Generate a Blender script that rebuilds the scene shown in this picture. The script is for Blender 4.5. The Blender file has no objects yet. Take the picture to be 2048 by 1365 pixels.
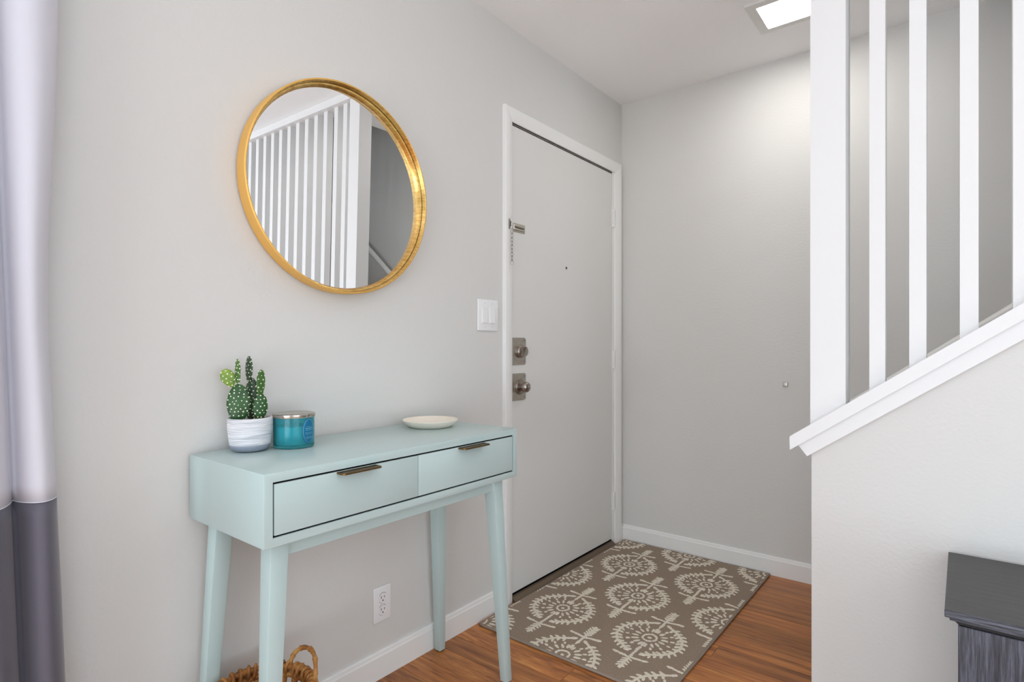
import bpy, bmesh, math, random
from mathutils import Vector, Matrix, noise
random.seed(7)
sc = bpy.context.scene
C = sc.collection
PI = math.pi

def lin(r, g, b, a=1.0):
    f = lambda c: (c/255/12.92) if c/255 <= 0.04045 else ((c/255+0.055)/1.055)**2.4
    return (f(r), f(g), f(b), a)

# ------------------------------------------------------------------ camera
cam_d = bpy.data.cameras.new('camera')
cam_d.sensor_width = 36.0
cam_d.lens = 1133.64/2048*36.0
cam_d.shift_y = 8.9/2048
cam_d.clip_start = 0.02
cam = bpy.data.objects.new('camera', cam_d)
cam.location = (1.4997, -2.8809, 1.0899)
cam.rotation_euler = (PI/2, 0, math.radians(38.479))
C.objects.link(cam)
sc.camera = cam

# ------------------------------------------------------------------ world, daylight, exposure
w = bpy.data.worlds.new('world'); sc.world = w; w.use_nodes = True
bg = w.node_tree.nodes['Background']
bg.inputs['Color'].default_value = (0.80, 0.90, 1.0, 1); bg.inputs['Strength'].default_value = 1.0
def area(name, loc, rot, sx, sy, power, col):
    l = bpy.data.lights.new(name, 'AREA'); l.shape = 'RECTANGLE'; l.size = sx; l.size_y = sy
    l.energy = power; l.color = col
    o = bpy.data.objects.new(name, l); o.location = loc; o.rotation_euler = rot; C.objects.link(o)
    return o
# lamps standing in for daylight at the glazed door and two added unseen windows
# (each opening carries tilted lamp strips standing in for sky light plus what the sunlit ground outside throws up at the ceiling)
def daylight(name, axis, at, span, z0, z1, tilt, power, col, n=5):
    h = (z1-z0)/n; wts = [1.0/(1.0+0.72*k) for k in range(n)]; tot = sum(wts)
    for k in range(n):
        z = z0+h*(k+0.5); a = PI/2+math.radians(tilt)
        if axis == '+x': loc, rot = (at, (span[0]+span[1])/2, z), (0, -a, 0)
        elif axis == '-x': loc, rot = (at, (span[0]+span[1])/2, z), (0, a, 0)
        else: loc, rot = ((span[0]+span[1])/2, at, z), (a, 0, 0)
        L = span[1]-span[0]
        area(name, loc, rot, h*0.95 if 'x' in axis else L, L if 'x' in axis else h*0.95, power*wts[k]/tot, col)
daylight('daylight_glass_door', '+x', -0.05, (-4.72, -2.88), 0.14, 2.02, 20, 58, (0.83, 0.925, 1.0))
daylight('added_back_daylight', '+y', -5.94, (0.65, 2.85), 0.12, 1.0, 12, 47, (0.83, 0.925, 1.0))
daylight('added_side_daylight', '-x', 4.14, (-4.9, -2.3), 0.12, 2.15, 55, 62, (0.78, 0.90, 1.0))
sc.view_settings.view_transform = 'Standard'
sc.view_settings.look = 'None'
sc.view_settings.gamma = 1.0
sc.view_settings.use_curve_mapping = False
sc.view_settings.exposure = 0.06
sc.cycles.max_bounces = 9
sc.cycles.diffuse_bounces = 6
sc.cycles.glossy_bounces = 6
sc.cycles.transmission_bounces = 8
sc.cycles.sample_clamp_indirect = 6.0

# ------------------------------------------------------------------ materials
M = {}
def nodes(m): return m.node_tree.nodes, m.node_tree.links
def mat(name, col, rough=0.6, metal=0.0, spec=0.5, **kw):
    m = bpy.data.materials.new(name); m.use_nodes = True
    b = m.node_tree.nodes['Principled BSDF']
    b.inputs['Base Color'].default_value = col
    b.inputs['Roughness'].default_value = rough
    b.inputs['Metallic'].default_value = metal
    b.inputs['Specular IOR Level'].default_value = spec
    for k, v in kw.items(): b.inputs[k.replace('_', ' ')].default_value = v
    M[name] = m
    return m
def bump(m, scale, strength, dist=0.002, detail=3.0, stretch=None, coord='Object'):
    n, l = nodes(m); b = n['Principled BSDF']
    tc = n.new('ShaderNodeTexCoord'); ns = n.new('ShaderNodeTexNoise'); bp = n.new('ShaderNodeBump')
    ns.inputs['Scale'].default_value = scale; ns.inputs['Detail'].default_value = detail
    bp.inputs['Strength'].default_value = strength; bp.inputs['Distance'].default_value = dist
    src = tc.outputs[coord]
    if stretch:
        mp = n.new('ShaderNodeMapping'); mp.inputs['Scale'].default_value = stretch
        l.new(src, mp.inputs['Vector']); src = mp.outputs['Vector']
    l.new(src, ns.inputs['Vector']); l.new(ns.outputs['Fac'], bp.inputs['Height'])
    l.new(bp.outputs['Normal'], b.inputs['Normal'])
    return ns, src
def vary(m, cols, scale, stretch=None, detail=4.0, pos=(0.35, 0.65), coord='Object', rnd=0.0, rough=0.6):
    """base colour from a noise ramp (grain / mottling)"""
    n, l = nodes(m); b = n['Principled BSDF']
    tc = n.new('ShaderNodeTexCoord'); src = tc.outputs[coord]
    if rnd:
        oi = n.new('ShaderNodeObjectInfo'); vm = n.new('ShaderNodeVectorMath'); vm.operation = 'MULTIPLY_ADD'
        cb = n.new('ShaderNodeCombineXYZ')
        for k in range(3): l.new(oi.outputs['Random'], cb.inputs[k])
        vm.inputs[1].default_value = (rnd, rnd*1.7, rnd*0.6)
        l.new(cb.outputs[0], vm.inputs[0]); l.new(src, vm.inputs[2]); src = vm.outputs[0]
    if stretch:
        mp = n.new('ShaderNodeMapping'); mp.inputs['Scale'].default_value = stretch
        l.new(src, mp.inputs['Vector']); src = mp.outputs['Vector']
    ns = n.new('ShaderNodeTexNoise'); ns.inputs['Scale'].default_value = scale
    ns.inputs['Detail'].default_value = detail; ns.inputs['Roughness'].default_value = rough
    cr = n.new('ShaderNodeValToRGB'); e = cr.color_ramp.elements
    ps = [pos[0] + (pos[1]-pos[0])*i/(len(cols)-1) for i in range(len(cols))]
    e[0].position = ps[0]; e[0].color = cols[0]; e[1].position = ps[-1]; e[1].color = cols[-1]
    for p, c in list(zip(ps, cols))[1:-1]:
        k = e.new(p); k.color = c
    l.new(src, ns.inputs['Vector']); l.new(ns.outputs['Fac'], cr.inputs['Fac'])
    l.new(cr.outputs['Color'], b.inputs['Base Color'])
    return cr, src

m = mat('wall_paint', lin(217, 216, 213), 0.75, spec=0.25)
bump(m, 95, 0.28, 0.0025, 4.0)
m = mat('ceiling_paint', lin(247, 247, 247), 0.85, spec=0.2); bump(m, 120, 0.25, 0.002, 4.0)
m = mat('trim_white', lin(238, 238, 236), 0.38); bump(m, 30, 0.08, 0.001)
m = mat('door_paint', lin(222, 221, 218), 0.42); bump(m, 8, 0.08, 0.002, 4, (1, 1, 0.3))
m = mat('rail_white', lin(229, 229, 229), 0.40); bump(m, 25, 0.06, 0.001)
m = mat('plastic_white', lin(240, 240, 241), 0.25)
mat('slot_black', lin(22, 20, 20), 0.6)
mat('gap_black', lin(14, 14, 14), 0.9, spec=0.1)
m = mat('table_paint', lin(188, 208, 207), 0.28); bump(m, 260, 0.06, 0.001)
m = mat('nickel', lin(190, 184, 174), 0.42, 1.0); vary(m, [lin(184, 178, 168), lin(198, 192, 182)], 40, (1, 1, 4))
mat('steel_bright', lin(215, 212, 205), 0.2, 1.0)
mat('steel_chain', lin(168, 164, 156), 0.22, 1.0)
mat('pewter', lin(162, 152, 144), 0.27, 1.0)
m = mat('brass_dark', lin(126, 100, 66), 0.38, 1.0)
m = mat('bronze', lin(120, 104, 88), 0.5, 0.7); bump(m, 40, 0.2, 0.001, 4, (8, 1, 8))
m = mat('gold_outer', lin(238, 188, 100), 0.46, 0.5); bump(m, 60, 0.12, 0.001, 4)
m = mat('gold_leaf', lin(222, 178, 92), 0.30, 1.0)
vary(m, [lin(214, 166, 84), lin(244, 208, 134)], 14, (3, 3, 12), 5)
mat('mirror_glass', (0.93, 0.94, 0.94, 1), 0.0, 1.0)
mat('cream_dish', lin(238, 230, 216), 0.5)
mat('lid_metal', lin(196, 188, 178), 0.2, 1.0)
m = mat('soil', lin(120, 98, 76), 0.95); bump(m, 90, 0.8, 0.01, 4)
m = mat('pot_whitewash', lin(226, 226, 230), 0.8)
def _pot(m):
    n, l = nodes(m); b = n['Principled BSDF']
    tc = n.new('ShaderNodeTexCoord'); mp = n.new('ShaderNodeMapping'); mp.inputs['Scale'].default_value = (7, 7, 230)
    ns = n.new('ShaderNodeTexNoise'); ns.inputs['Scale'].default_value = 1.6; ns.inputs['Detail'].default_value = 3
    cr = n.new('ShaderNodeValToRGB'); e = cr.color_ramp.elements
    e[0].position = 0.32; e[0].color = lin(190, 192, 200); e[1].position = 0.52; e[1].color = lin(232, 232, 236)
    bp = n.new('ShaderNodeBump'); bp.inputs['Strength'].default_value = 0.9; bp.inputs['Distance'].default_value = 0.004
    l.new(tc.outputs['Object'], mp.inputs['Vector']); l.new(mp.outputs['Vector'], ns.inputs['Vector'])
    l.new(ns.outputs['Fac'], cr.inputs['Fac']); l.new(cr.outputs['Color'], b.inputs['Base Color'])
    l.new(ns.outputs['Fac'], bp.inputs['Height']); l.new(bp.outputs['Normal'], b.inputs['Normal'])
_pot(m)
m = mat('pot_bare', lin(150, 158, 172), 0.85); bump(m, 120, 0.4, 0.003)
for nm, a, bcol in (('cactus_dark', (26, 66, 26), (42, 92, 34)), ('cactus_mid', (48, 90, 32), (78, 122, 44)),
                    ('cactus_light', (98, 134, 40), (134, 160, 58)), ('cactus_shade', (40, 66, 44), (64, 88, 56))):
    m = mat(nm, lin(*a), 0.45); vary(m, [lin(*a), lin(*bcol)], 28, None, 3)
mat('areole', lin(246, 245, 226), 0.9)
m = mat('jar_glass', lin(96, 206, 216), 0.18, 0.0, 0.5); 
m.node_tree.nodes['Principled BSDF'].inputs['Transmission Weight'].default_value = 0.80
m.node_tree.nodes['Principled BSDF'].inputs['IOR'].default_value = 1.25
mat('wax', lin(226, 248, 248), 0.55)
m = mat('label_blue', lin(0, 108, 150), 0.25)
mat('label_print', lin(120, 190, 205), 0.35)
m = mat('wicker', lin(170, 118, 62), 0.6)
vary(m, [lin(112, 66, 28), lin(170, 112, 54), lin(208, 160, 92)], 22, (1, 1, 1), 4, (0.32, 0.68)); 
bump_ns = bump(m, 70, 0.5, 0.004, 4)
m = mat('curtain_white', lin(208, 208, 217), 0.75, spec=0.25)
n, l = nodes(m); bs = n['Principled BSDF']; bs.inputs['Sheen Weight'].default_value = 0.15
bump(m, 6, 0.25, 0.02, 4, (1, 1, 0.35))
m = mat('curtain_grey', lin(92, 90, 102), 0.55, spec=0.4); bs = m.node_tree.nodes['Principled BSDF']
bs.inputs['Sheen Weight'].default_value = 0.3
bump(m, 5, 0.2, 0.02, 4, (1, 1, 0.35))
m = mat('black_wood_top', lin(74, 73, 72), 0.42)
vary(m, [lin(46, 45, 44), lin(66, 64, 62)], 5, (2, 40, 40), 5)
bump(m, 8, 0.12, 0.001, 4, (2, 40, 40))
def black_wood(name, st):
    m = mat(name, lin(70, 74, 84), 0.36)
    vary(m, [lin(34, 36, 42), lin(60, 63, 72), lin(96, 101, 114)], 5, st, 6, (0.30, 0.66), rough=0.7)
    bump(m, 5, 0.55, 0.002, 6, st)
black_wood('black_wood_x', (3.0, 60, 60))
black_wood('black_wood_z', (55, 55, 2.2))
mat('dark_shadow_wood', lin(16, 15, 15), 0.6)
m = mat('rug_pile', lin(128, 112, 97), 0.95, spec=0.1)
vary(m, [lin(132, 115, 98), lin(160, 142, 125), lin(184, 167, 150)], 420, (1.0, 0.55, 1), 3, (0.30, 0.70))
bump(m, 420, 0.9, 0.004, 3, (1.0, 0.55, 1))
m = mat('rug_cream', lin(206, 194, 174), 0.95, spec=0.1)
vary(m, [lin(222, 211, 192), lin(250, 243, 228)], 380, None, 3); bump(m, 380, 0.9, 0.004, 3)
m = mat('rug_binding', lin(148, 134, 122), 0.85); bump(m, 300, 0.5, 0.002, 3)
m = mat('lamp_frame', lin(224, 223, 220), 0.5)
m = mat('lamp_diffuser', (1, 1, 1, 1), 0.5)
b_ = m.node_tree.nodes['Principled BSDF']
b_.inputs['Emission Color'].default_value = (1.0, 0.97, 0.93, 1); b_.inputs['Emission Strength'].default_value = 40
m = mat('window_glass', (1, 1, 1, 1), 0.0)
n, l = nodes(m); tr_ = n.new('ShaderNodeBsdfTransparent'); gl_ = n.new('ShaderNodeBsdfGlossy'); mx_ = n.new('ShaderNodeMixShader')
gl_.inputs['Roughness'].default_value = 0.0; mx_.inputs[0].default_value = 0.07
l.new(tr_.outputs[0], mx_.inputs[1]); l.new(gl_.outputs[0], mx_.inputs[2]); l.new(mx_.outputs[0], n['Material Output'].inputs['Surface'])
mat('rod_metal', lin(70, 68, 66), 0.35, 0.9)
m = mat('stair_carpet', lin(150, 144, 136), 0.95, spec=0.1); bump(m, 300, 0.7, 0.004)
m = mat('subfloor', lin(34, 22, 14), 0.9)
# floor planks: grain along x, each plank its own tone
m = mat('wood_plank', lin(150, 92, 50), 0.33)
def _wood(m):
    n, l = nodes(m); b = n['Principled BSDF']
    cr, src = vary(m, [lin(104, 58, 26), lin(160, 97, 48), lin(190, 122, 62), lin(216, 158, 92)], 3.0, (0.9, 13, 1), 6, (0.24, 0.76), rnd=40.0, rough=0.62)
    oi = n.new('ShaderNodeObjectInfo')
    mr = n.new('ShaderNodeMapRange'); mr.inputs['To Min'].default_value = 0.80; mr.inputs['To Max'].default_value = 1.16
    l.new(oi.outputs['Random'], mr.inputs['Value'])
    # fine dark pore lines and knots
    ns = n.new('ShaderNodeTexNoise'); ns.inputs['Scale'].default_value = 9; ns.inputs['Detail'].default_value = 3
    mp = n.new('ShaderNodeMapping'); mp.inputs['Scale'].default_value = (0.5, 11, 1)
    srcv = [x for x in n if x.bl_idname == 'ShaderNodeVectorMath'][0].outputs[0]
    l.new(srcv, mp.inputs['Vector']); l.new(mp.outputs['Vector'], ns.inputs['Vector'])
    r2 = n.new('ShaderNodeValToRGB'); e = r2.color_ramp.elements
    e[0].position = 0.32; e[0].color = (0.55, 0.52, 0.50, 1); e[1].position = 0.42; e[1].color = (1, 1, 1, 1)
    l.new(ns.outputs['Fac'], r2.inputs['Fac'])
    kn = n.new('ShaderNodeTexNoise'); kn.inputs['Scale'].default_value = 2.6; kn.inputs['Detail'].default_value = 2
    mp3 = n.new('ShaderNodeMapping'); mp3.inputs['Scale'].default_value = (2.2, 6, 1)
    l.new(srcv, mp3.inputs['Vector']); l.new(mp3.outputs['Vector'], kn.inputs['Vector'])
    r3 = n.new('ShaderNodeValToRGB'); e = r3.color_ramp.elements
    e[0].position = 0.66; e[0].color = (1, 1, 1, 1); e[1].position = 0.76; e[1].color = (0.45, 0.42, 0.40, 1)
    l.new(kn.outputs['Fac'], r3.inputs['Fac'])
    def mul(a, c):
        x = n.new('ShaderNodeMix'); x.data_type = 'RGBA'; x.blend_type = 'MULTIPLY'; x.inputs[0].default_value = 1
        l.new(a, x.inputs[6]); l.new(c, x.inputs[7]); return x.outputs[2]
    cc = n.new('ShaderNodeCombineColor')
    for k in range(3): l.new(mr.outputs[0], cc.inputs[k])
    out = mul(mul(mul(cr.outputs['Color'], r2.outputs['Color']), r3.outputs['Color']), cc.outputs['Color'])
    l.new(out, b.inputs['Base Color'])
_wood(m)

# ------------------------------------------------------------------ object helpers
OFF = {}
def tag(o, label=None, cat=None, group=None, kind=None):
    if label: o['label'] = label
    if cat: o['category'] = cat
    if group: o['group'] = group
    if kind: o['kind'] = kind
    return o
def thing(name, label, cat, loc=(0, 0, 0), group=None):
    o = bpy.data.objects.new(name, None); o.empty_display_size = 0.05
    o.location = loc; C.objects.link(o); OFF[o.name] = Vector(loc)
    return tag(o, label, cat, group)
def link(name, me, parent=None, loc=None):
    o = bpy.data.objects.new(name, me); C.objects.link(o)
    if parent is not None:
        o.parent = parent; OFF[o.name] = OFF.get(parent.name, Vector())
    if loc is not None: o.location = loc
    return o
def obj(name, bm, material, parent=None, smooth=False, origin=None, local=False):
    """bm in world coordinates (or the parent's local ones with local=True) -> one mesh object"""
    off = Vector()
    if parent is not None and not local: off = OFF.get(parent.name, Vector())
    if origin is not None: off = Vector(origin)
    if off.length: bmesh.ops.translate(bm, verts=bm.verts, vec=-off)
    bmesh.ops.recalc_face_normals(bm, faces=bm.faces)
    me = bpy.data.meshes.new(name); bm.to_mesh(me); bm.free()
    for mm in (material if isinstance(material, (list, tuple)) else [material]): me.materials.append(M[mm])
    if smooth:
        for p in me.polygons: p.use_smooth = True
        if smooth != 'all': me.set_sharp_from_angle(angle=math.radians(38))
    o = link(name, me, parent)
    if origin is not None and parent is None: o.location = origin; OFF[o.name] = Vector(origin)
    return o
def B(): return bmesh.new()
def box(bm, x0, x1, y0, y1, z0, z1, bev=0.0, seg=1):
    vs = [bm.verts.new((x, y, z)) for z in (z0, z1) for y in (y0, y1) for x in (x0, x1)]
    fs = [(0, 2, 3, 1), (4, 5, 7, 6), (0, 1, 5, 4), (2, 6, 7, 3), (0, 4, 6, 2), (1, 3, 7, 5)]
    faces = [bm.faces.new([vs[i] for i in f]) for f in fs]
    if bev:
        es = list({e for f in faces for e in f.edges})
        bmesh.ops.bevel(bm, geom=es, offset=bev, segments=seg, profile=0.5, affect='EDGES')
    return bm
def hexa(bm, pts, bev=0.0):
    """8 points: bottom 4 ring, top 4 ring"""
    vs = [bm.verts.new(p) for p in pts]
    fs = [(3, 2, 1, 0), (4, 5, 6, 7), (0, 1, 5, 4), (1, 2, 6, 5), (2, 3, 7, 6), (3, 0, 4, 7)]
    faces = [bm.faces.new([vs[i] for i in f]) for f in fs]
    if bev:
        es = list({e for f in faces for e in f.edges})
        bmesh.ops.bevel(bm, geom=es, offset=bev, segments=2, profile=0.5, affect='EDGES')
    return bm
def lathe(bm, prof, n=48, c=(0, 0, 0), close=True, axis='z'):
    rings = []
    for r, h in prof:
        ring = []
        for i in range(n):
            a = 2*PI*i/n
            if axis == 'z': p = (c[0]+r*math.cos(a), c[1]+r*math.sin(a), c[2]+h)
            else: p = (c[0]+h, c[1]+r*math.cos(a), c[2]+r*math.sin(a))
            ring.append(bm.verts.new(p))
        rings.append(ring)
    for a, b in zip(rings, rings[1:]):
        for i in range(n): bm.faces.new((a[i], a[(i+1) % n], b[(i+1) % n], b[i]))
    if close:
        bm.faces.new(rings[0]); bm.faces.new(rings[-1])
    return bm
def tube(bm, pts, r, n=8, closed=False, radii=None):
    pts = [Vector(p) for p in pts]; N = len(pts); rings = []
    prev = None
    for i, p in enumerate(pts):
        if closed: t = pts[(i+1) % N]-pts[i-1]
        else: t = pts[min(i+1, N-1)]-pts[max(i-1, 0)]
        t.normalize()
        if prev is None:
            u = t.orthogonal().normalized()
        else:
            u = (prev - t*prev.dot(t)).normalized()
        prev = u; v = t.cross(u)
        rr = radii[i] if radii else r
        rings.append([bm.verts.new(p + (u*math.cos(2*PI*k/n)+v*math.sin(2*PI*k/n))*rr) for k in range(n)])
    for i in range(N if closed else N-1):
        a, b = rings[i], rings[(i+1) % N]
        # align closed seam
        for k in range(n): bm.faces.new((a[k], a[(k+1) % n], b[(k+1) % n], b[k]))
    if not closed:
        bm.faces.new(rings[0]); bm.faces.new(rings[-1])
    return bm
def prism_xz(bm, poly, y0, y1):
    """polygon in (x,z) extruded along y"""
    a = [bm.verts.new((x, y0, z)) for x, z in poly]; b = [bm.verts.new((x, y1, z)) for x, z in poly]
    bm.faces.new(a); bm.faces.new(b); n = len(poly)
    for i in range(n): bm.faces.new((a[i], a[(i+1) % n], b[(i+1) % n], b[i]))
    return bm
def prism_yz(bm, poly, x0, x1):
    a = [bm.verts.new((x0, y, z)) for y, z in poly]; b = [bm.verts.new((x1, y, z)) for y, z in poly]
    bm.faces.new(a); bm.faces.new(b); n = len(poly)
    for i in range(n): bm.faces.new((a[i], a[(i+1) % n], b[(i+1) % n], b[i]))
    return bm
def bevel_all(bm, off, seg=2, ang=30):
    es = [e for e in bm.edges if len(e.link_faces) == 2 and e.calc_face_angle(0) > math.radians(ang)]
    bmesh.ops.bevel(bm, geom=es, offset=off, segments=seg, profile=0.5, affect='EDGES')
    return bm

# ------------------------------------------------------------------ room shell
H = 2.44; XR = 4.20; YB = -6.0; YP = -1.03; XO = 1.585   # ceiling, right wall, back wall, partition face, stairwell edge
ZU = 4.9
DY0, DY1, DZ = -1.003, -0.110, 2.034                       # door opening
WY0, WY1, WZ0, WZ1 = -4.80, -2.80, 0.06, 2.08              # glazed door opening in the same wall
b = B()
T = 0.14
box(b, -T, 0, YB, WY0, 0, H); box(b, -T, 0, WY0, WY1, WZ1, H); box(b, -T, 0, WY0, WY1, 0, WZ0)
box(b, -T, 0, WY1, DY0, 0, H); box(b, -T, 0, DY0, DY1, DZ, H); box(b, -T, 0, DY1, 0.0, 0, H)
tag(obj('wall_left', b, 'wall_paint'), 'light greige wall with the round mirror and the front door', 'wall', kind='structure')
b = B(); box(b, -T, XR+T, 0, T, 0, ZU)
tag(obj('wall_far', b, 'wall_paint'), 'light greige entry wall behind the slatted stair rail', 'wall', kind='structure')
b = B()
box(b, -T, 0.55, YB-T, YB, 0, H); box(b, 0.55, 2.95, YB-T, YB, 0, 0.06); box(b, 0.55, 2.95, YB-T, YB, 2.25, H); box(b, 2.95, XR+T, YB-T, YB, 0, H)
tag(obj('wall_back', b, 'wall_paint'), 'greige living room wall behind the camera', 'wall', kind='structure')
b = B()
box(b, XR, XR+T, YB, -5.0, 0, H); box(b, XR, XR+T, -5.0, -2.2, 0, 0.06); box(b, XR, XR+T, -5.0, -2.2, 2.25, H); box(b, XR, XR+T, -2.2, 0, 0, ZU)
tag(obj('wall_right', b, 'wall_paint'), 'greige living room wall on the far right', 'wall', kind='structure')
b = B()
box(b, -T, XR+T, YB-T, -0.93, H, H+0.26); box(b, -T, XO, -0.93, 0.0, H, H+0.26)
tag(obj('ceiling', b, 'ceiling_paint'), 'flat white painted ceiling', 'ceiling', kind='structure')
b = B()
box(b, XO-T, XO, -0.93, 0, H+0.26, ZU); box(b, XO-T, XR, -0.93-T, -0.93, H+0.26, ZU); box(b, XO-T, XR+T, -0.93-T, T, ZU, ZU+0.1)
tag(obj('wall_stairwell', b, 'wall_paint'), 'dim upper stairwell walls above the ceiling opening', 'wall', kind='structure')

# floor: base slab and single planks
b = B(); box(b, -T, XR+T, YB-T, T, -0.10, -0.012)
floor = tag(obj('floor', b, 'subfloor'), 'warm brown wood plank floor', 'floor', kind='structure')
PW, PL = 0.0895, 1.22
b = B(); box(b, -PL/2+0.0004, PL/2-0.0004, -PW/2+0.0004, PW/2-0.0004, -0.012, 0.0, 0.0009)
me = bpy.data.meshes.new('plank'); bmesh.ops.recalc_face_normals(b, faces=b.faces); b.to_mesh(me); b.free(); me.materials.append(M['wood_plank'])
row = 0; y = -0.002
while y - PW > YB:
    off = (row*0.47 + random.random()*0.25) % 1.0
    x = 0.002 - off*PL + PL/2
    while x - PL/2 < XR:
        o = bpy.data.objects.new('plank', me); C.objects.link(o); o.parent = floor
        x0, x1 = max(x-PL/2, 0.002), min(x+PL/2, XR-0.002)
        if x1-x0 > 0.05:
            o.location = ((x0+x1)/2, y-PW/2, 0); o.scale = ((x1-x0)/PL, 1, 1)
        else:
            bpy.data.objects.remove(o)
        x += PL
    y -= PW; row += 1

# baseboards
def base_prof(t=0.012, h=0.0887): return [(0, 0), (t, 0), (t, h-0.016), (t*0.78, h-0.012), (t*0.66, h-0.003), (t*0.45, h), (0, h)]
def baseboard_left(name, y0, y1, label):
    b = B(); p = base_prof()
    a = [b.verts.new((x, y0, z)) for x, z in p]; c = [b.verts.new((x, y1, z)) for x, z in p]
    b.faces.new(a); b.faces.new(c)
    for i in range(len(p)): b.faces.new((a[i], a[(i+1) % len(p)], c[(i+1) % len(p)], c[i]))
    return tag(obj(name, b, 'trim_white'), label, 'baseboard', kind='structure')
def baseboard_y(name, x0, x1, yw, label):
    b = B(); p = base_prof()
    a = [b.verts.new((x0, yw-t, z)) for t, z in p]; c = [b.verts.new((x1, yw-t, z)) for t, z in p]
    b.faces.new(a); b.faces.new(c)
    for i in range(len(p)): b.faces.new((a[i], a[(i+1) % len(p)], c[(i+1) % len(p)], c[i]))
    return tag(obj(name, b, 'trim_white'), label, 'baseboard', kind='structure')
baseboard_left('baseboard_left', WY1+0.0, -1.0565, 'white baseboard running behind the console table to the door casing')
baseboard_left('baseboard_corner', -0.0335, -0.0005, 'stub of white baseboard between door casing and corner')
baseboard_y('baseboard_far', 0.0125, 1.14, 0.0, 'white baseboard along the entry wall beside the rug')

# half wall under the stair rail
RS = 0.7208                                          # rail slope
def cap_top(x): return 0.8605 + RS*(x-1.1543)        # upper front edge of the sloping cap
XW = 1.1525
xe = 1.1543 + (H-0.8605)/RS
b = B()
zc = lambda x: cap_top(x)-0.0405
prism_xz(b, [(XW, 0), (XR, 0), (XR, H), (xe+0.056, H), (XW, zc(XW))], YP, YP+0.10)
bevel_all(b, 0.006, 3, 40)
tag(obj('wall_partition', b, 'wall_paint', smooth=True), 'pale half wall under the white sloping stair rail', 'wall', kind='structure')
baseboard_y('baseboard_partition', XW+0.004, XR, YP, 'white baseboard at the foot of the half wall')

# ------------------------------------------------------------------ door 1, casing, threshold
door = thing('door_1', 'flush white front door with nickel knob, deadbolt and peephole', 'door', (-0.02, (DY0+DY1)/2, 0))
door['kind'] = 'structure'
b = B(); box(b, -0.044, -0.001, DY0+0.006, DY1-0.006, 0.0325, 2.029, 0.0015)
obj('door_panel', b, 'door_paint', door)
def plate_bm(yc, zc, w, h, x0, x1, r, n=6, square_left=True):
    b = B(); pts = []
    cs = [(yc+w/2-r, zc+h/2-r, 0), (yc-w/2, zc+h/2, None) if square_left else (yc-w/2+r, zc+h/2-r, PI/2),
          (yc-w/2, zc-h/2, None) if square_left else (yc-w/2+r, zc-h/2+r, PI), (yc+w/2-r, zc-h/2+r, 1.5*PI)]
    for cy, cz, a0 in cs:
        if a0 is None: pts.append((cy, cz))
        else: pts += [(cy+r*math.cos(a0+PI/2*k/n), cz+r*math.sin(a0+PI/2*k/n)) for k in range(n+1)]
    prism_yz(b, pts, x0, x1)
    return b
def disc_x(b, yc, zc, prof, n=28):
    """lathe around the x axis, prof = (radius, x)"""
    return lathe(b, [(r, x) for r, x in prof], n, (0, yc, zc), True, 'x')
PLY0 = DY0+0.008; PLW = 0.097
for zc_, knob in ((1.0645, False), (0.911, True)):
    pl = obj('lock_plate', plate_bm(PLY0+PLW/2, zc_, PLW, 0.118, -0.0012, 0.0012, 0.011), 'nickel', door)
    for dz in (-0.046, 0.046):
        b = B(); disc_x(b, PLY0+PLW-0.012, zc_+dz, [(0.0042, 0.0005), (0.0042, 0.0019), (0.002, 0.0022)], 12); obj('screw', b, 'pewter', pl, True)
    yc = -0.940
    if knob:
        b = B(); disc_x(b, yc, zc_, [(0.0335, 0.0), (0.0335, 0.004), (0.0305, 0.009), (0.022, 0.012), (0.016, 0.0135), (0.0155, 0.014)], 36)
        kn = obj('knob_rosette', b, 'pewter', door, True)
        b = B(); disc_x(b, yc, zc_, [(0.0125, 0.0105), (0.0100, 0.0140), (0.0115, 0.0165), (0.0165, 0.0195), (0.0212, 0.0245), (0.0236, 0.0315), (0.0226, 0.0395), (0.0178, 0.0458), (0.010, 0.0492), (0.0075, 0.0496)], 36)
        kb = obj('door_knob', b, 'pewter', door, 'all')
        b = B(); disc_x(b, yc, zc_, [(0.0062, 0.0487), (0.0062, 0.0516), (0.005, 0.0521)], 20)
        bt = obj('lock_button', b, 'steel_bright', kb, True)
        b = B(); box(b, 0.0516, 0.0527, yc-0.0011, yc+0.0011, zc_-0.004, zc_+0.004); obj('button_slot', b, 'slot_black', kb)
    else:
        b = B(); disc_x(b, yc, zc_, [(0.0285, 0.0), (0.0285, 0.006), (0.027, 0.013), (0.0245, 0.0165), (0.0235, 0.017)], 36)
        db = obj('deadbolt_rosette', b, 'pewter', door, True)
        # half-round thumb turn set at a slant
        b = B(); n = 14; pts = []
        for k in range(n+1):
            a = math.radians(-118 + 180*k/n); pts.append((yc+0.0035+0.0215*math.cos(a), zc_+0.0215*math.sin(a)))
        prism_yz(b, pts, 0.015, 0.0275); bevel_all(b, 0.0015, 2)
        tt = obj('thumb_turn', b, 'steel_chain', door, True)
b = B(); disc_x(b, -0.5716, 1.4643, [(0.0066, -0.003), (0.0066, 0.0008), (0.0045, 0.0015)], 20)
ph = obj('peephole', b, 'pewter', door, True)
b = B(); disc_x(b, -0.5716, 1.4643, [(0.0048, 0.0008), (0.0046, 0.0017)], 16); obj('peephole_lens', b, 'slot_black', ph, True)
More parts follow.
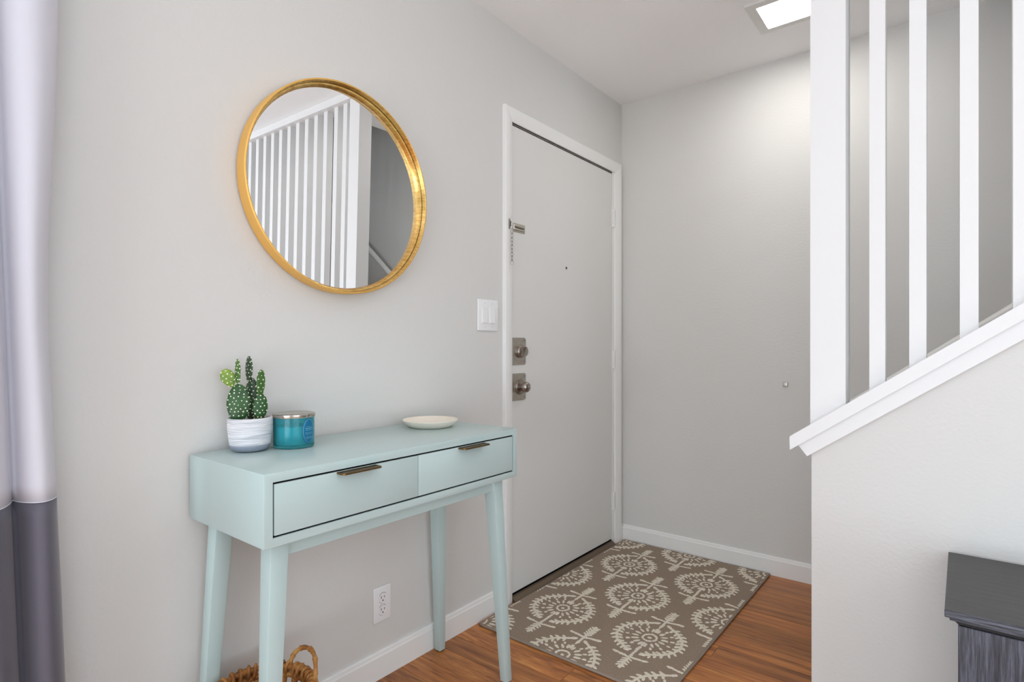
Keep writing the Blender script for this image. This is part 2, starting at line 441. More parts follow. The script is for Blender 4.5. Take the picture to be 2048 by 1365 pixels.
# chain track on the door
b = B(); box(b, -0.0012, 0.0025, -0.992, -0.905, 1.577, 1.614, 0.001)
tr = obj('chain_track', b, 'nickel', door)
for zz in (1.603, 1.587):
    b = B(); box(b, 0.0018, 0.0062, -0.988, -0.912, zz-0.0042, zz+0.0042, 0.0018, 2); obj('track_rail', b, 'nickel', tr, True)
b = B(); box(b, 0.002, 0.0032, -0.980, -0.914, 1.5935, 1.5965); obj('track_slot', b, 'slot_black', tr)
b = B(); box(b, 0.002, 0.0068, -0.990, -0.983, 1.585, 1.606, 0.001); obj('track_stop', b, 'steel_bright', tr)
# hinges
for z0 in (1.738, 0.964, 0.190):
    b = B(); box(b, -0.002, 0.0022, -0.118, -0.0935, z0, z0+0.097, 0.0008)
    hg = obj('hinge', b, 'trim_white', door)
    for k in range(5):
        b = B(); lathe(b, [(0.0060, z0+0.0194*k+0.0006), (0.0060, z0+0.0194*(k+1)-0.0006)], 14, (0.0056, -0.106, 0)); obj('knuckle', b, 'trim_white', hg, True)
    for k in (1, 3):
        b = B(); box(b, 0.0018, 0.0030, -0.101, -0.0955, z0+0.0194*k+0.001, z0+0.0194*(k+1)-0.002); obj('hinge_gap', b, 'slot_black', hg)
# casing (rounded ranch profile), jamb, threshold
cas = thing('trim_1', 'white rounded casing around the front door', 'door casing', (0, (DY0+DY1)/2, 0)); cas['kind'] = 'structure'
CW = 0.056; CX = 0.0165
def cas_prof(w, x):                                   # (across, out)
    return [(0, 0), (w, 0), (w, x*0.90), (w-0.002, x*0.985), (w-0.006, x), (w*0.55, x*0.97), (w*0.25, x*0.72), (0.004, x*0.50), (0.0, x*0.42)]
def casing(name, p0, p1, inner, mitre0, mitre1):
    """a casing leg between p0 and p1 (y,z), profile growing along inner->outer unit vector"""
    b = B(); pr = cas_prof(CW, CX); rings = []
    d = (Vector(p1)-Vector(p0)).normalized()
    for P, mt in ((Vector(p0), mitre0), (Vector(p1), mitre1)):
        ring = []
        for a, x in pr:
            q = P + Vector(inner)*a + d*(mt*a)
            ring.append(b.verts.new((x, q[0], q[1])))
        rings.append(ring)
    b.faces.new(rings[0]); b.faces.new(rings[1]); n = len(pr)
    for i in range(n): b.faces.new((rings[0][i], rings[0][(i+1) % n], rings[1][(i+1) % n], rings[1][i]))
    return obj(name, b, 'trim_white', cas, True)
yl, yr, zt = DY0+0.002, -0.0895, 2.039
casing('casing_leg', (yl, 0.0), (yl, zt), (-1, 0), 0, 1)
casing('casing_leg', (yr, 0.0), (yr, zt), (1, 0), 0, 1)
casing('casing_head', (yl, zt), (yr, zt), (0, 1), -1, 1)
b = B(); box(b, -T, 0.0005, DY1-0.004, yr+0.002, 0, zt, 0.0); obj('door_jamb', b, 'trim_white', cas)
b = B(); box(b, -T, 0.0, DY0-0.001, DY0+0.004, 0, zt); obj('door_jamb', b, 'trim_white', cas)
b = B(); box(b, -T, 0.0, DY0, DY1, 2.0345, zt+0.001); obj('head_jamb', b, 'trim_white', cas)
b = B(); box(b, -0.044, -0.004, DY0+0.004, DY1-0.004, 2.0292, 2.0344); obj('gap_shade_strip', b, 'gap_black', cas)  # black strip fills the head gap to paint its shade
b = B(); box(b, -0.044, -0.004, DY0+0.0041, DY0+0.0059, 0.033, 2.029); obj('gap_shade_strip', b, 'gap_black', cas)  # same black fill, painting the shade of the side gap
b = B(); box(b, -0.09, -0.05, DY0, DY1, 0.02, 2.034); obj('door_backing', b, 'gap_black', cas)  # black sheet across the whole opening behind the door panel
# door chain: keeper on the casing and its hanging links
ck = thing('door_chain', 'small steel door chain hanging from the casing', 'door chain', (CX, -1.030, 1.60))
b = B(); box(b, 0.0120, 0.0205, -1.0375, -1.0285, 1.577, 1.622, 0.0025, 2); obj('keeper', b, 'steel_chain', ck, True)
b = B(); box(b, 0.0195, 0.0215, -1.030, -1.0265, 1.588, 1.612, 0.0005); obj('keeper_slot', b, 'slot_black', ck)
zz = 1.580
for k in range(9):
    b = B(); pts = []; big = k == 1
    rw, rh = (0.0052, 0.0115) if k < 2 else (0.0038, 0.0100)
    for i in range(16):
        a = 2*PI*i/16; u = rw*math.cos(a); v = rh*math.sin(a)
        if k % 2: pts.append((0.0245, -1.0245+u, zz-rh+v))
        else: pts.append((0.0245+u, -1.0245+u*0.25, zz-rh+v))
    tube(b, pts, 0.0013, 6, True); obj('chain_link', b, 'steel_chain', ck, 'all')
    zz -= 2*rh-0.0045
b = B(); lathe(b, [(0.0055, -0.0022), (0.0062, 0), (0.0055, 0.0022)], 14, (0.0245, -1.0245, zz-0.001)); obj('chain_end', b, 'steel_bright', ck, True)
th = thing('threshold', 'dark bronze door threshold strip under the front door', 'threshold', (0, (DY0+DY1)/2, 0))
b = B(); prism_xz(b, [(-0.07, 0.0), (0.024, 0.0), (0.022, 0.006), (0.004, 0.020), (-0.07, 0.022)], DY0+0.0045, DY1-0.0045); obj('saddle', b, 'bronze', th)
b = B(); box(b, -0.0015, 0.0035, DY0+0.0045, DY1-0.0045, 0.0185, 0.0245, 0.001); obj('ridge', b, 'bronze', th)
b = B(); box(b, -0.045, -0.004, DY0+0.007, DY1-0.007, 0.0205, 0.0325); obj('sweep', b, 'gap_black', th)

# ------------------------------------------------------------------ stair rail: post, slats, cap, apron, header
rail = thing('stair_railing', 'white slatted stair railing with square post on the half wall', 'railing', (1.19, -0.98, 0.85))
PX0, PX1 = 1.1490, 1.2395
b = B()
prism_xz(b, [(PX0, cap_top(PX0)-0.006), (PX1, cap_top(PX1)-0.006), (PX1, 2.3975), (PX0, 2.3975)], YP+0.0005, YP+0.080)
bevel_all(b, 0.004, 2); obj('post', b, 'rail_white', rail, True)
sx = [1.3135, 1.4055, 1.5130, 1.6165]
while sx[-1] + 0.1045 < 3.1: sx.append(sx[-1]+0.1045)
for x in sx:
    b = B(); x0, x1 = x-0.0188, x+0.0188
    prism_xz(b, [(x0, cap_top(x0)-0.004), (x1, cap_top(x1)-0.004), (x1, 2.3975), (x0, 2.3975)], YP+0.020, YP+0.059)
    bevel_all(b, 0.002, 2); obj('baluster', b, 'rail_white', rail, True)
# cap board
y0, y1 = YP-0.033, YP+0.112
xl = 1.1000; xr_ = xe-0.01
b = B()
prism_xz(b, [(xl, cap_top(xl)), (xl+0.001, cap_top(xl)-0.0395), (xr_, cap_top(xr_)-0.0395), (xr_, cap_top(xr_))], y0, y1)
bevel_all(b, 0.003, 2); obj('rail_cap', b, 'rail_white', rail, True)
# apron mould below the cap on the room side
d = 0.0395
b = B(); xa = 1.1205
prism_xz(b, [(xa, cap_top(xa)-d), (xa+0.0235, cap_top(xa)-d-0.0305), (xr_, cap_top(xr_)-d-0.052), (xr_, cap_top(xr_)-d)], YP-0.019, YP-0.0005)
bevel_all(b, 0.0025, 2); obj('apron_mould', b, 'rail_white', rail, True)
b = B()
prism_xz(b, [(xa, cap_top(xa)-d), (xa+0.0235, cap_top(xa)-d-0.0305), (XW-0.0005, cap_top(XW)-d-0.05), (XW-0.0005, cap_top(XW)-d)], YP-0.0004, YP+0.10)
obj('apron_return', b, 'rail_white', rail, True)
hd = thing('trim_2', 'white header board along the ceiling above the slats', 'trim', (2.2, -0.98, 2.42)); hd['kind'] = 'structure'
b = B(); box(b, PX0, 3.30, YP-0.012, YP+0.10, 2.397, H-0.0005, 0.002); obj('header_board', b, 'rail_white', hd)
# handrail on the stair wall
hr = thing('handrail', 'round pale handrail on the dim stair wall seen in the mirror', 'handrail', (1.15, -0.06, 0.9))
hz = lambda x: 0.878 + 0.7527*(x-1.113) - 0.055
b = B(); tube(b, [(1.09, -0.06, hz(1.09)), (3.2, -0.06, hz(3.2))], 0.021, 16); obj('rail_tube', b, 'trim_white', hr, True)
for x in (1.45, 2.0, 2.7, 3.15):
    b = B(); tube(b, [(x, 0.0, hz(x)-0.05), (x, -0.05, hz(x)-0.045), (x, -0.06, hz(x)-0.015)], 0.007, 8); obj('bracket', b, 'nickel', hr, True)
# stairs behind the half wall
st = thing('staircase', 'carpeted stair flight climbing behind the half wall', 'stairs', (1.3, -0.46, 0))
run, rise = 0.256, 0.1875
for k in range(11):
    b = B(); x0 = 1.24 + run*k
    box(b, x0-0.02, x0+run+0.02, YP+0.102, -0.001, max(0.0, rise*(k-1)+0.001), rise*(k+1), 0.008, 2); obj('step', b, 'stair_carpet', st, True)

# ------------------------------------------------------------------ ceiling lamp
lp = thing('ceiling_light', 'square flush ceiling light glowing white above the entry', 'ceiling light', (0.945, -0.42, H))
lx0, lx1, ly0, ly1 = 0.856, 1.040, -0.509, -0.326
b = B()
for a in ((lx0-0.036, lx0, ly0-0.036, ly1+0.030), (lx1, lx1+0.036, ly0-0.036, ly1+0.030), (lx0, lx1, ly0-0.036, ly0), (lx0, lx1, ly1, ly1+0.030)):
    box(b, *a, H-0.009, H-0.0005)
obj('lamp_frame', b, 'lamp_frame', lp)
b = B(); box(b, lx0, lx1, ly0, ly1, H-0.006, H-0.001); obj('diffuser', b, 'lamp_diffuser', lp)

# ------------------------------------------------------------------ windows of the living room (outside the view; back and side ones added to let daylight in)
def window(name, label, frame_boxes, pane):
    w_ = thing(name, label, 'window', ((pane[0]+pane[1])/2, (pane[2]+pane[3])/2, pane[4])); w_['kind'] = 'structure'
    for fb in frame_boxes:
        b = B(); box(b, *fb); obj('window_frame', b, 'trim_white', w_)
    b = B(); box(b, *pane); obj('pane', b, 'window_glass', w_)
window('window_1', 'white framed glass door behind the curtain', [(-0.11, -0.06, WY0, WY0+0.05, WZ0, WZ1), (-0.11, -0.06, WY1-0.05, WY1, WZ0, WZ1), (-0.11, -0.06, WY0+0.05, WY1-0.05, WZ1-0.05, WZ1), (-0.11, -0.06, WY0+0.05, WY1-0.05, WZ0, WZ0+0.06), (-0.11, -0.06, -3.83, -3.77, WZ0+0.06, WZ1-0.05)], (-0.09, -0.084, WY0+0.05, WY1-0.05, WZ0+0.06, WZ1-0.05))
window('added_window_back', 'white framed window added behind the camera to let daylight in', [(0.55, 2.95, YB-0.11, YB-0.06, 0.06, 0.11), (0.55, 2.95, YB-0.11, YB-0.06, 2.20, 2.25), (0.55, 0.60, YB-0.11, YB-0.06, 0.11, 2.20), (2.90, 2.95, YB-0.11, YB-0.06, 0.11, 2.20)], (0.6, 2.9, YB-0.09, YB-0.084, 0.11, 2.20))
window('added_window_side', 'white framed unseen side window added to let daylight in', [(XR+0.06, XR+0.11, -5.0, -2.2, 0.06, 0.11), (XR+0.06, XR+0.11, -5.0, -2.2, 2.20, 2.25), (XR+0.06, XR+0.11, -5.0, -4.95, 0.11, 2.20), (XR+0.06, XR+0.11, -2.25, -2.2, 0.11, 2.20)], (XR+0.084, XR+0.09, -4.95, -2.25, 0.11, 2.20))

# ------------------------------------------------------------------ console table
TX0, TX1, TY0, TY1, TZ0, TZ1 = 0.0145, 0.372, -2.2845, -1.4360, 0.6665, 0.8225
tb = thing('console_table', 'pale seafoam green console table with two drawers and splayed legs', 'console table', ((TX0+TX1)/2, (TY0+TY1)/2, 0))
th_ = 0.0195
b = B()
def rect(x, i): return [b.verts.new((x, y, z)) for y, z in ((TY0+i, TZ0+i), (TY1-i, TZ0+i), (TY1-i, TZ1-i), (TY0+i, TZ1-i))]
ra, rb_, rc, rd_ = rect(TX0, 0), rect(TX1, 0), rect(TX1, th_), rect(TX0, th_)
outer = []
for k in range(4):
    k2 = (k+1) % 4
    outer.append(b.faces.new((ra[k], ra[k2], rb_[k2], rb_[k]))); b.faces.new((rb_[k], rb_[k2], rc[k2], rc[k])); b.faces.new((rc[k], rc[k2], rd_[k2], rd_[k])); b.faces.new((rd_[k], rd_[k2], ra[k2], ra[k]))
es = list({e for f in outer for e in f.edges})
bmesh.ops.bevel(b, geom=es, offset=0.0018, segments=2, profile=0.5, affect='EDGES')
obj('table_case', b, 'table_paint', tb, True)
b = B(); box(b, TX0, TX0+0.01, TY0+th_, TY1-th_, TZ0+th_, TZ1-th_); obj('back_panel', b, 'table_paint', tb)
ymid = (TY0+TY1)/2; g = 0.0038
b = B(); box(b, TX0+0.01, TX1-0.0050, TY0+th_+0.0002, TY1-th_-0.0002, TZ0+th_+0.0002, TZ1-th_-0.0002); obj('drawer_gap_fill', b, 'gap_black', tb)  # black filler painting the shade in the gaps around the drawers
for ya, yb in ((TY0+th_+g, ymid-0.0009), (ymid+0.0009, TY1-th_-g)):
    b = B(); box(b, TX1-0.022, TX1-0.0005, ya, yb, TZ0+th_+g, TZ1-th_-g-0.0008, 0.0015, 2)
    dr = obj('drawer', b, 'table_paint', tb, True)
    yc = (ya+yb)/2+0.006; zp = TZ1-th_-0.0055
    # edge pull: thin tab with rounded outer corners and a small down-turned lip
    b = B(); L = 0.055; P = 0.027; pts = [(TX1-0.004, yc-L), (TX1+P-0.006, yc-L)]
    pts += [(TX1+P-0.006+0.006*math.sin(a), yc-L+0.006-0.006*math.cos(a)) for a in (0.5, 1.0, PI/2)]
    pts += [(TX1+P-0.006+0.006*math.cos(a), yc+L-0.006+0.006*math.sin(a)) for a in (0, 0.5, 1.0, PI/2)]
    pts += [(TX1-0.004, yc+L)]
    lo = [b.verts.new((x, y, zp-0.0042)) for x, y in pts]; hi = [b.verts.new((x, y, zp)) for x, y in pts]
    b.faces.new(lo); b.faces.new(hi)
    for i in range(len(pts)): b.faces.new((lo[i], lo[(i+1) % len(pts)], hi[(i+1) % len(pts)], hi[i]))
    pu = obj('drawer_pull', b, 'brass_dark', dr)
# legs: outer corner splays from (inset 0.034/0.0345) at the top to (0.005/0.017) at the floor, tapering
WT, WB = 0.043, 0.027
for sxn, sy in ((1, -1), (1, 1), (-1, -1), (-1, 1)):
    oxT = (TX1-0.0345) if sxn > 0 else (TX0+0.026); oxB = (TX1-0.017) if sxn > 0 else (TX0+0.0085)
    oyT = (TY0+0.034) if sy < 0 else (TY1-0.034); oyB = (TY0+0.005) if sy < 0 else (TY1-0.005)
    def ring(ox, oy, w, z):
        xs = (ox-w, ox) if sxn > 0 else (ox, ox+w); ys = (oy, oy+w) if sy < 0 else (oy-w, oy)
        return [(xs[0], ys[0], z), (xs[1], ys[0], z), (xs[1], ys[1], z), (xs[0], ys[1], z)]
    b = B(); hexa(b, ring(oxB, oyB, WB, 0.004)+ring(oxT, oyT, WT, TZ0), 0.0016)
    lg = obj('leg', b, 'table_paint', tb, True)
    b = B(); cxx = sum(p[0] for p in ring(oxB, oyB, WB, 0))/4; cyy = sum(p[1] for p in ring(oxB, oyB, WB, 0))/4
    lathe(b, [(0.010, 0.0002), (0.010, 0.005)], 14, (cxx, cyy, 0)); obj('foot_pad', b, 'slot_black', lg)
AZ = TZ0-0.040
b = B(); box(b, TX1-0.058, TX1-0.040, TY0+0.070, TY1-0.070, AZ, TZ0, 0.001); obj('apron', b, 'table_paint', tb)
b = B(); box(b, TX0+0.032, TX0+0.050, TY0+0.070, TY1-0.070, AZ, TZ0, 0.001); obj('apron', b, 'table_paint', tb)
b = B(); box(b, TX0+0.064, TX1-0.070, TY0+0.036, TY0+0.054, TZ0-0.026, TZ0, 0.001); obj('apron', b, 'table_paint', tb)
b = B(); box(b, TX0+0.064, TX1-0.070, TY1-0.054, TY1-0.036, TZ0-0.026, TZ0, 0.001); obj('apron', b, 'table_paint', tb)

# ------------------------------------------------------------------ round mirror, leaning a little forward
MR, MI, MD = 0.3135, 0.296, 0.046
mr_ = thing('round_mirror', 'round wall mirror in a deep gold frame above the console table', 'mirror', (0.0255, -1.8535, 1.560))
mr_.rotation_euler = (0, math.radians(1.1), math.radians(-0.78))
b = B(); n = 128
prof = [(MR-0.004, -0.014), (MR, -0.011), (MR, MD-0.016), (MR-0.0015, MD-0.0145), (MR-0.004, MD-0.014), (MR-0.0055, MD-0.0145), (MR-0.0065, MD-0.016),
        (MR-0.0075, 0.0142), (MR-0.0082, 0.0132), (MR-0.0105, 0.0128), (MR-0.0125, 0.0118), (MI-0.001, -0.003), (MI-0.001, -0.014)]
rings = [[b.verts.new((x, r*math.cos(2*PI*i/n), r*math.sin(2*PI*i/n))) for i in range(n)] for r, x in prof]
for k in range(len(rings)):
    a_, c_ = rings[k], rings[(k+1) % len(rings)]
    for i in range(n):
        f = b.faces.new((a_[i], a_[(i+1) % n], c_[(i+1) % n], c_[i]))
        f.material_index = 0 if (k < 4 or k > 10) else 1
fr = obj('mirror_frame', b, ['gold_outer', 'gold_leaf'], mr_, True, local=True)
b = B(); lathe(b, [(MR-0.0081, 0.0166), (MR-0.0085, 0.0150)], n, (0, 0, 0), False, 'x'); obj('groove_shade_ring', b, 'gap_black', fr, 'all', local=True)  # black ring painting the groove's shade on the inner wall
b = B(); lathe(b, [(MI, -0.004), (MI, -0.0008), (MI-0.0005, 0.0)], n, (0, 0, 0), True, 'x'); obj('mirror_glass', b, 'mirror_glass', mr_, local=True)
b = B(); lathe(b, [(MI-0.002, -0.012), (MI-0.002, -0.005)], 64, (0, 0, 0), True, 'x'); obj('backing', b, 'gap_black', mr_, local=True)

# ------------------------------------------------------------------ potted cactus
PC = (0.078, -2.165, TZ1)
ct = thing('potted_cactus', 'prickly pear cactus with white spots in a ridged whitewashed pot', 'potted plant', PC)
b = B()
out = [(0.030, 0.0), (0.038, 0.0015), (0.0435, 0.006), (0.047, 0.013), (0.0485, 0.018)]
wall_ = []
for k in range(30):
    t = k/29; z = 0.018+t*0.0655; r = 0.0485+0.0045*min(1, t*1.6)
    wall_.append((r+0.0006*math.sin(k*2.3)+0.0004*math.sin(k*4.1), z))
inn = [(0.0515, 0.0848), (0.0495, 0.0840), (0.0480, 0.080), (0.0475, 0.070)]
pr = out+wall_+inn
rings = []
N = 72
for r, h in pr:
    ring = []
    for i in range(N):
        a = 2*PI*i/N
        q = 0.0
        if 0.018 < h < 0.083 and r > 0.0484: q = 0.0009*noise.noise(Vector((math.cos(a)*2.2, math.sin(a)*2.2, h*240)))
        ring.append(b.verts.new((PC[0]+(r+q)*math.cos(a), PC[1]+(r+q)*math.sin(a), PC[2]+h+0.0004)))
    rings.append(ring)
for k, (a_, c_) in enumerate(zip(rings, rings[1:])):
    for i in range(N):
        f = b.faces.new((a_[i], a_[(i+1) % N], c_[(i+1) % N], c_[i])); f.material_index = 1 if k < 4 else 0
b.faces.new(rings[0]); b.faces.new(rings[-1])
obj('pot', b, ['pot_whitewash', 'pot_bare'], ct, 'all')
b = B(); lathe(b, [(0.0478, 0.070), (0.0476, 0.0745), (0.03, 0.0765), (0.004, 0.0775)], 40, PC); obj('soil', b, 'soil', ct, True)
# camera-facing basis on the table (the pads fan out across the line of sight)
vd = Vector((cam.location.x-PC[0], cam.location.y-PC[1], 0)).normalized()
vr = Vector((-vd.y, vd.x, 0))
def pad(cu, cv, depth, w, h, th, tilt, turn, material, label=None, taper=0.25, seed=0):
    """cu,cv: centre right of / above the pot axis; w,h,th: width, height, thickness; tilt in the picture, turn about the vertical"""
    rr = random.Random(seed)
    ct_, st_ = math.cos(turn), math.sin(turn)
    R_ = vr*ct_ + vd*st_; D_ = vd*ct_ - vr*st_; U_ = Vector((0, 0, 1))
    R2 = R_*math.cos(tilt) - U_*math.sin(tilt); U2 = R_*math.sin(tilt) + U_*math.cos(tilt)
    cen = Vector(PC) + vr*cu + vd*depth + Vector((0, 0, cv))
    def surf(u, v):                                  # u azimuth, v polar
        z = -math.cos(v); s = math.sin(v)**0.85
        k = 1.0 - taper*max(0, -z)*0.9 - 0.06*z
        return cen + R2*(w/2*s*k*math.cos(u)) + D_*(th/2*s*math.sin(u)) + U2*(h/2*z)
    b = B(); nu, nv = 28, 18
    rings = [[b.verts.new(surf(2*PI*i/nu, PI*(0.04+0.92*j/nv))) for i in range(nu)] for j in range(nv+1)]
    for a_, c_ in zip(rings, rings[1:]):
        for i in range(nu): b.faces.new((a_[i], a_[(i+1) % nu], c_[(i+1) % nu], c_[i]))
    b.faces.new(rings[0]); b.faces.new(rings[-1])
    p = obj('cactus_pad', b, material, ct, 'all')
    # areoles on a diagonal lattice over both faces and the rim
    b = B(); pitch = 0.0112
    pts = []
    rows = int(h/ (pitch*0.80))
    for j in range(rows):
        zz_ = -1 + 2*(j+0.5)/rows
        s = math.sqrt(max(0.0, 1-zz_*zz_)); cols = max(1, int(w*s/pitch+0.5))
        for i in range(cols):
            xx_ = (-1 + 2*(i+0.5+(0.25 if j % 2 else -0.25))/cols)
            xx_ = max(-0.96, min(0.96, xx_))
            for side in (1, -1):
                pts.append((side*math.acos(xx_), math.acos(-zz_)))
    for j in range(max(3, int(h/0.011))):
        v = PI*(0.12+0.80*(j+0.5)/max(3, int(h/0.011)))
        pts += [(0.0, v), (PI, v)]
    for u, v in pts:
        u += rr.uniform(-0.08, 0.08); v += rr.uniform(-0.05, 0.05)
        p0 = surf(u, v); e = 0.02
        nn = (surf(u+e, v)-surf(u-e, v)).cross(surf(u, v+e)-surf(u, v-e))
        if nn.length < 1e-12: continue
        nn.normalize()
        if nn.dot(p0-cen) < 0: nn = -nn
        t1 = nn.orthogonal().normalized(); t2 = nn.cross(t1); r0 = rr.uniform(0.0014, 0.0021)
        top = b.verts.new(p0+nn*0.0017)
        ring = [b.verts.new(p0+t1*(r0*math.cos(2*PI*k/6))+t2*(r0*math.sin(2*PI*k/6))+nn*0.0001) for k in range(6)]
        for k in range(6): b.faces.new((ring[k], ring[(k+1) % 6], top))
    ar = obj('areoles', b, 'areole', p); ar['kind'] = 'stuff'
    return p
S = 1/773.0
def pxc(u, v): return ((u-500.4)*S, (907-v)*S - 0.018)   # picture position -> right / up on the plane through the pot axis
def P(u, v, depth, w, h, th, tilt, turn, material, **k):
    cu, cv = pxc(u, v); return pad(cu, cv, depth, w*S, h*S, th, math.radians(tilt), math.radians(turn), material, **k)
P(479.5, 801, 0.010, 43, 78, 0.016, 2, 12, 'cactus_dark', seed=1, taper=0.35)
P(462.0, 750, 0.006, 27, 38, 0.010, -24, 5, 'cactus_light', seed=2, taper=0.6)
P(478.3, 738.5, 0.004, 26, 52, 0.0100, -2, 72, 'cactus_mid', seed=3, taper=0.3)
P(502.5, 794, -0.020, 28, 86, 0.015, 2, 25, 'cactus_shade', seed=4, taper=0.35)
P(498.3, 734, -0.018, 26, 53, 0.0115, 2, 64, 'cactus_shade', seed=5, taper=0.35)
P(518.5, 810, 0.004, 29, 56, 0.015, 3, -18, 'cactus_dark', seed=6, taper=0.35)
P(519.3, 761.5, 0.000, 21, 54, 0.011, 3, -40, 'cactus_mid', seed=7, taper=0.3)

# ------------------------------------------------------------------ candle jar
CC = (0.112, -2.064, TZ1+0.0004); CR = 0.0515
cd = thing('candle_jar', 'teal glass candle jar with silver lid beside the cactus', 'candle', CC)
b = B()
lathe(b, [(CR-0.006, 0.0), (CR-0.002, 0.001), (CR-0.0002, 0.004), (CR, 0.008), (CR, 0.079), (CR-0.0025, 0.079), (CR-0.0025, 0.010), (CR-0.006, 0.007)], 64, CC)
obj('jar', b, 'jar_glass', cd, True)
b = B(); lathe(b, [(CR-0.0075, 0.0078), (CR-0.0060, 0.010), (CR-0.0060, 0.0555), (CR-0.008, 0.0565), (0.02, 0.0550), (0.001, 0.0545)], 56, CC); obj('wax', b, 'wax', cd, True)
for a in (0.4, 2.5, 4.6):
    b = B(); lathe(b, [(0.0011, 0.054), (0.0010, 0.064)], 8, (CC[0]+0.02*math.cos(a), CC[1]+0.02*math.sin(a), CC[2])); obj('wick', b, 'slot_black', cd)
b = B()
lathe(b, [(CR+0.0002, 0.0792), (CR+0.0017, 0.0785), (CR+0.0022, 0.0800), (CR+0.0022, 0.0868), (CR+0.0012, 0.0880), (CR-0.003, 0.0884), (CR-0.005, 0.0872), (0.001, 0.0868)], 64, CC)
obj('lid', b, 'lid_metal', cd, True)
# oval embossed label on the side turned right of the camera
cdir = math.atan2(cam.location.y-CC[1], cam.location.x-CC[0])
la = cdir + math.radians(45)
def on_jar(da, z, lift): return (CC[0]+(CR+lift)*math.cos(la+da), CC[1]+(CR+lift)*math.sin(la+da), CC[2]+z)
b = B(); n = 40; zc_ = 0.044; hw, hh = 0.36, 0.0325
ringo = []
for kk, (s, lf) in enumerate(((1.0, -0.0002), (1.0, 0.0006), (0.9, 0.0007), (0.6, 0.0007), (0.3, 0.0007))):
    ringo.append([b.verts.new(on_jar(s*hw*math.copysign(abs(math.cos(2*PI*i/n))**0.75, math.cos(2*PI*i/n)), zc_+s*hh*math.copysign(abs(math.sin(2*PI*i/n))**0.75, math.sin(2*PI*i/n)), lf)) for i in range(n)])
for a_, c_ in zip(ringo, ringo[1:]):
    for i in range(n): b.faces.new((a_[i], a_[(i+1) % n], c_[(i+1) % n], c_[i]))
b.faces.new(ringo[-1])
lb = obj('label', b, 'label_blue', cd, 'all')
b = B(); rr = random.Random(3)
for z, wd, hgt in ((0.0545, 0.16, 0.0011), (0.0505, 0.24, 0.0018), (0.0462, 0.20, 0.0014), (0.040, 0.22, 0.0007), (0.0375, 0.24, 0.0007), (0.035, 0.18, 0.0007), (0.029, 0.20, 0.0007), (0.0265, 0.22, 0.0007), (0.024, 0.16, 0.0007)):
    a0 = -wd
    while a0 < wd:
        aw = rr.uniform(0.02, 0.06)
        vs = [b.verts.new(on_jar(aa, zz_, 0.0011)) for aa, zz_ in ((a0, z-hgt/2), (min(a0+aw, wd), z-hgt/2), (min(a0+aw, wd), z+hgt/2), (a0, z+hgt/2))]
        b.faces.new(vs); a0 += aw+0.018
obj('label_print', b, 'label_print', lb)
b = B(); tube(b, [on_jar(hw*0.93*math.cos(2*PI*i/48), zc_+hh*0.93*math.sin(2*PI*i/48), 0.0008) for i in range(48)], 0.0003, 5, True); obj('label_border', b, 'label_print', lb)

# ------------------------------------------------------------------ dish
DC = (0.124, -1.583, TZ1+0.0003)
b = B()
lathe(b, [(0.066, 0.0), (0.0705, 0.0015), (0.082, 0.0105), (0.0895, 0.0195), (0.0912, 0.0222), (0.0905, 0.0235), (0.0892, 0.0232), (0.0865, 0.0190), (0.078, 0.0105), (0.068, 0.0062), (0.03, 0.0055), (0.001, 0.0054)], 72, DC)
tag(obj('dish', b, 'cream_dish', None, True, origin=DC), 'shallow round cream dish near the right end of the console table', 'dish')

# ------------------------------------------------------------------ wicker basket under the table
BC = (0.192, -2.195); BR = 0.115; BZ = 0.262
bk = thing('wicker_basket', 'brown woven wicker basket with loop handles under the console table', 'basket', (BC[0], BC[1], 0))
def brad(z): return 0.098 + (BR-0.098)*min(1, z/BZ)
def circ(z, r, n=40, wob=0.0, ph=0.0): return [(BC[0]+(r+wob*math.sin(6*2*PI*i/n+ph))*math.cos(2*PI*i/n), BC[1]+(r+wob*math.sin(6*2*PI*i/n+ph))*math.sin(2*PI*i/n), z+0.0015*math.sin(9*2*PI*i/n+ph)) for i in range(n)]
b = B(); lathe(b, [(0.02, 0.001), (0.094, 0.001), (0.096, 0.008), (0.02, 0.010)], 40, (BC[0], BC[1], 0)); obj('basket_bottom', b, 'wicker', bk)
for k in range(10):
    z = 0.012+k*0.0165; b = B()
    n = 84; r0 = brad(z)
    pts = [(BC[0]+(r0+0.004*math.sin(21*2*PI*i/n+k*PI))*math.cos(2*PI*i/n), BC[1]+(r0+0.004*math.sin(21*2*PI*i/n+k*PI))*math.sin(2*PI*i/n), z) for i in range(n)]
    tube(b, pts, 0.0085, 7, True); obj('weave_strand', b, 'wicker', bk, 'all')
for k in range(21):
    a = 2*PI*(k+0.3)/21; b = B(); pts = []
    for j in range(9):
        z = 0.006+(BZ-0.006)*j/8; aa = a+0.03*math.sin(j*1.3+k)
        pts.append((BC[0]+(brad(z)+0.001)*math.cos(aa), BC[1]+(brad(z)+0.001)*math.sin(aa), z))
    tube(b, pts, 0.0072, 7, radii=[0.0072+0.0012*math.sin(j*2+k) for j in range(9)]); obj('stave', b, 'wicker', bk, 'all')
for z, r, dr in ((BZ-0.020, 0.0075, -0.002), (BZ, 0.0078, 0.0)):
    b = B(); n = 60; tube(b, circ(z, brad(z)+dr, n, 0.001, z*90), r, 8, True, radii=[r+0.0013*math.sin(11*2*PI*i/n) for i in range(n)]); obj('rim_hoop', b, 'wicker', bk, 'all')
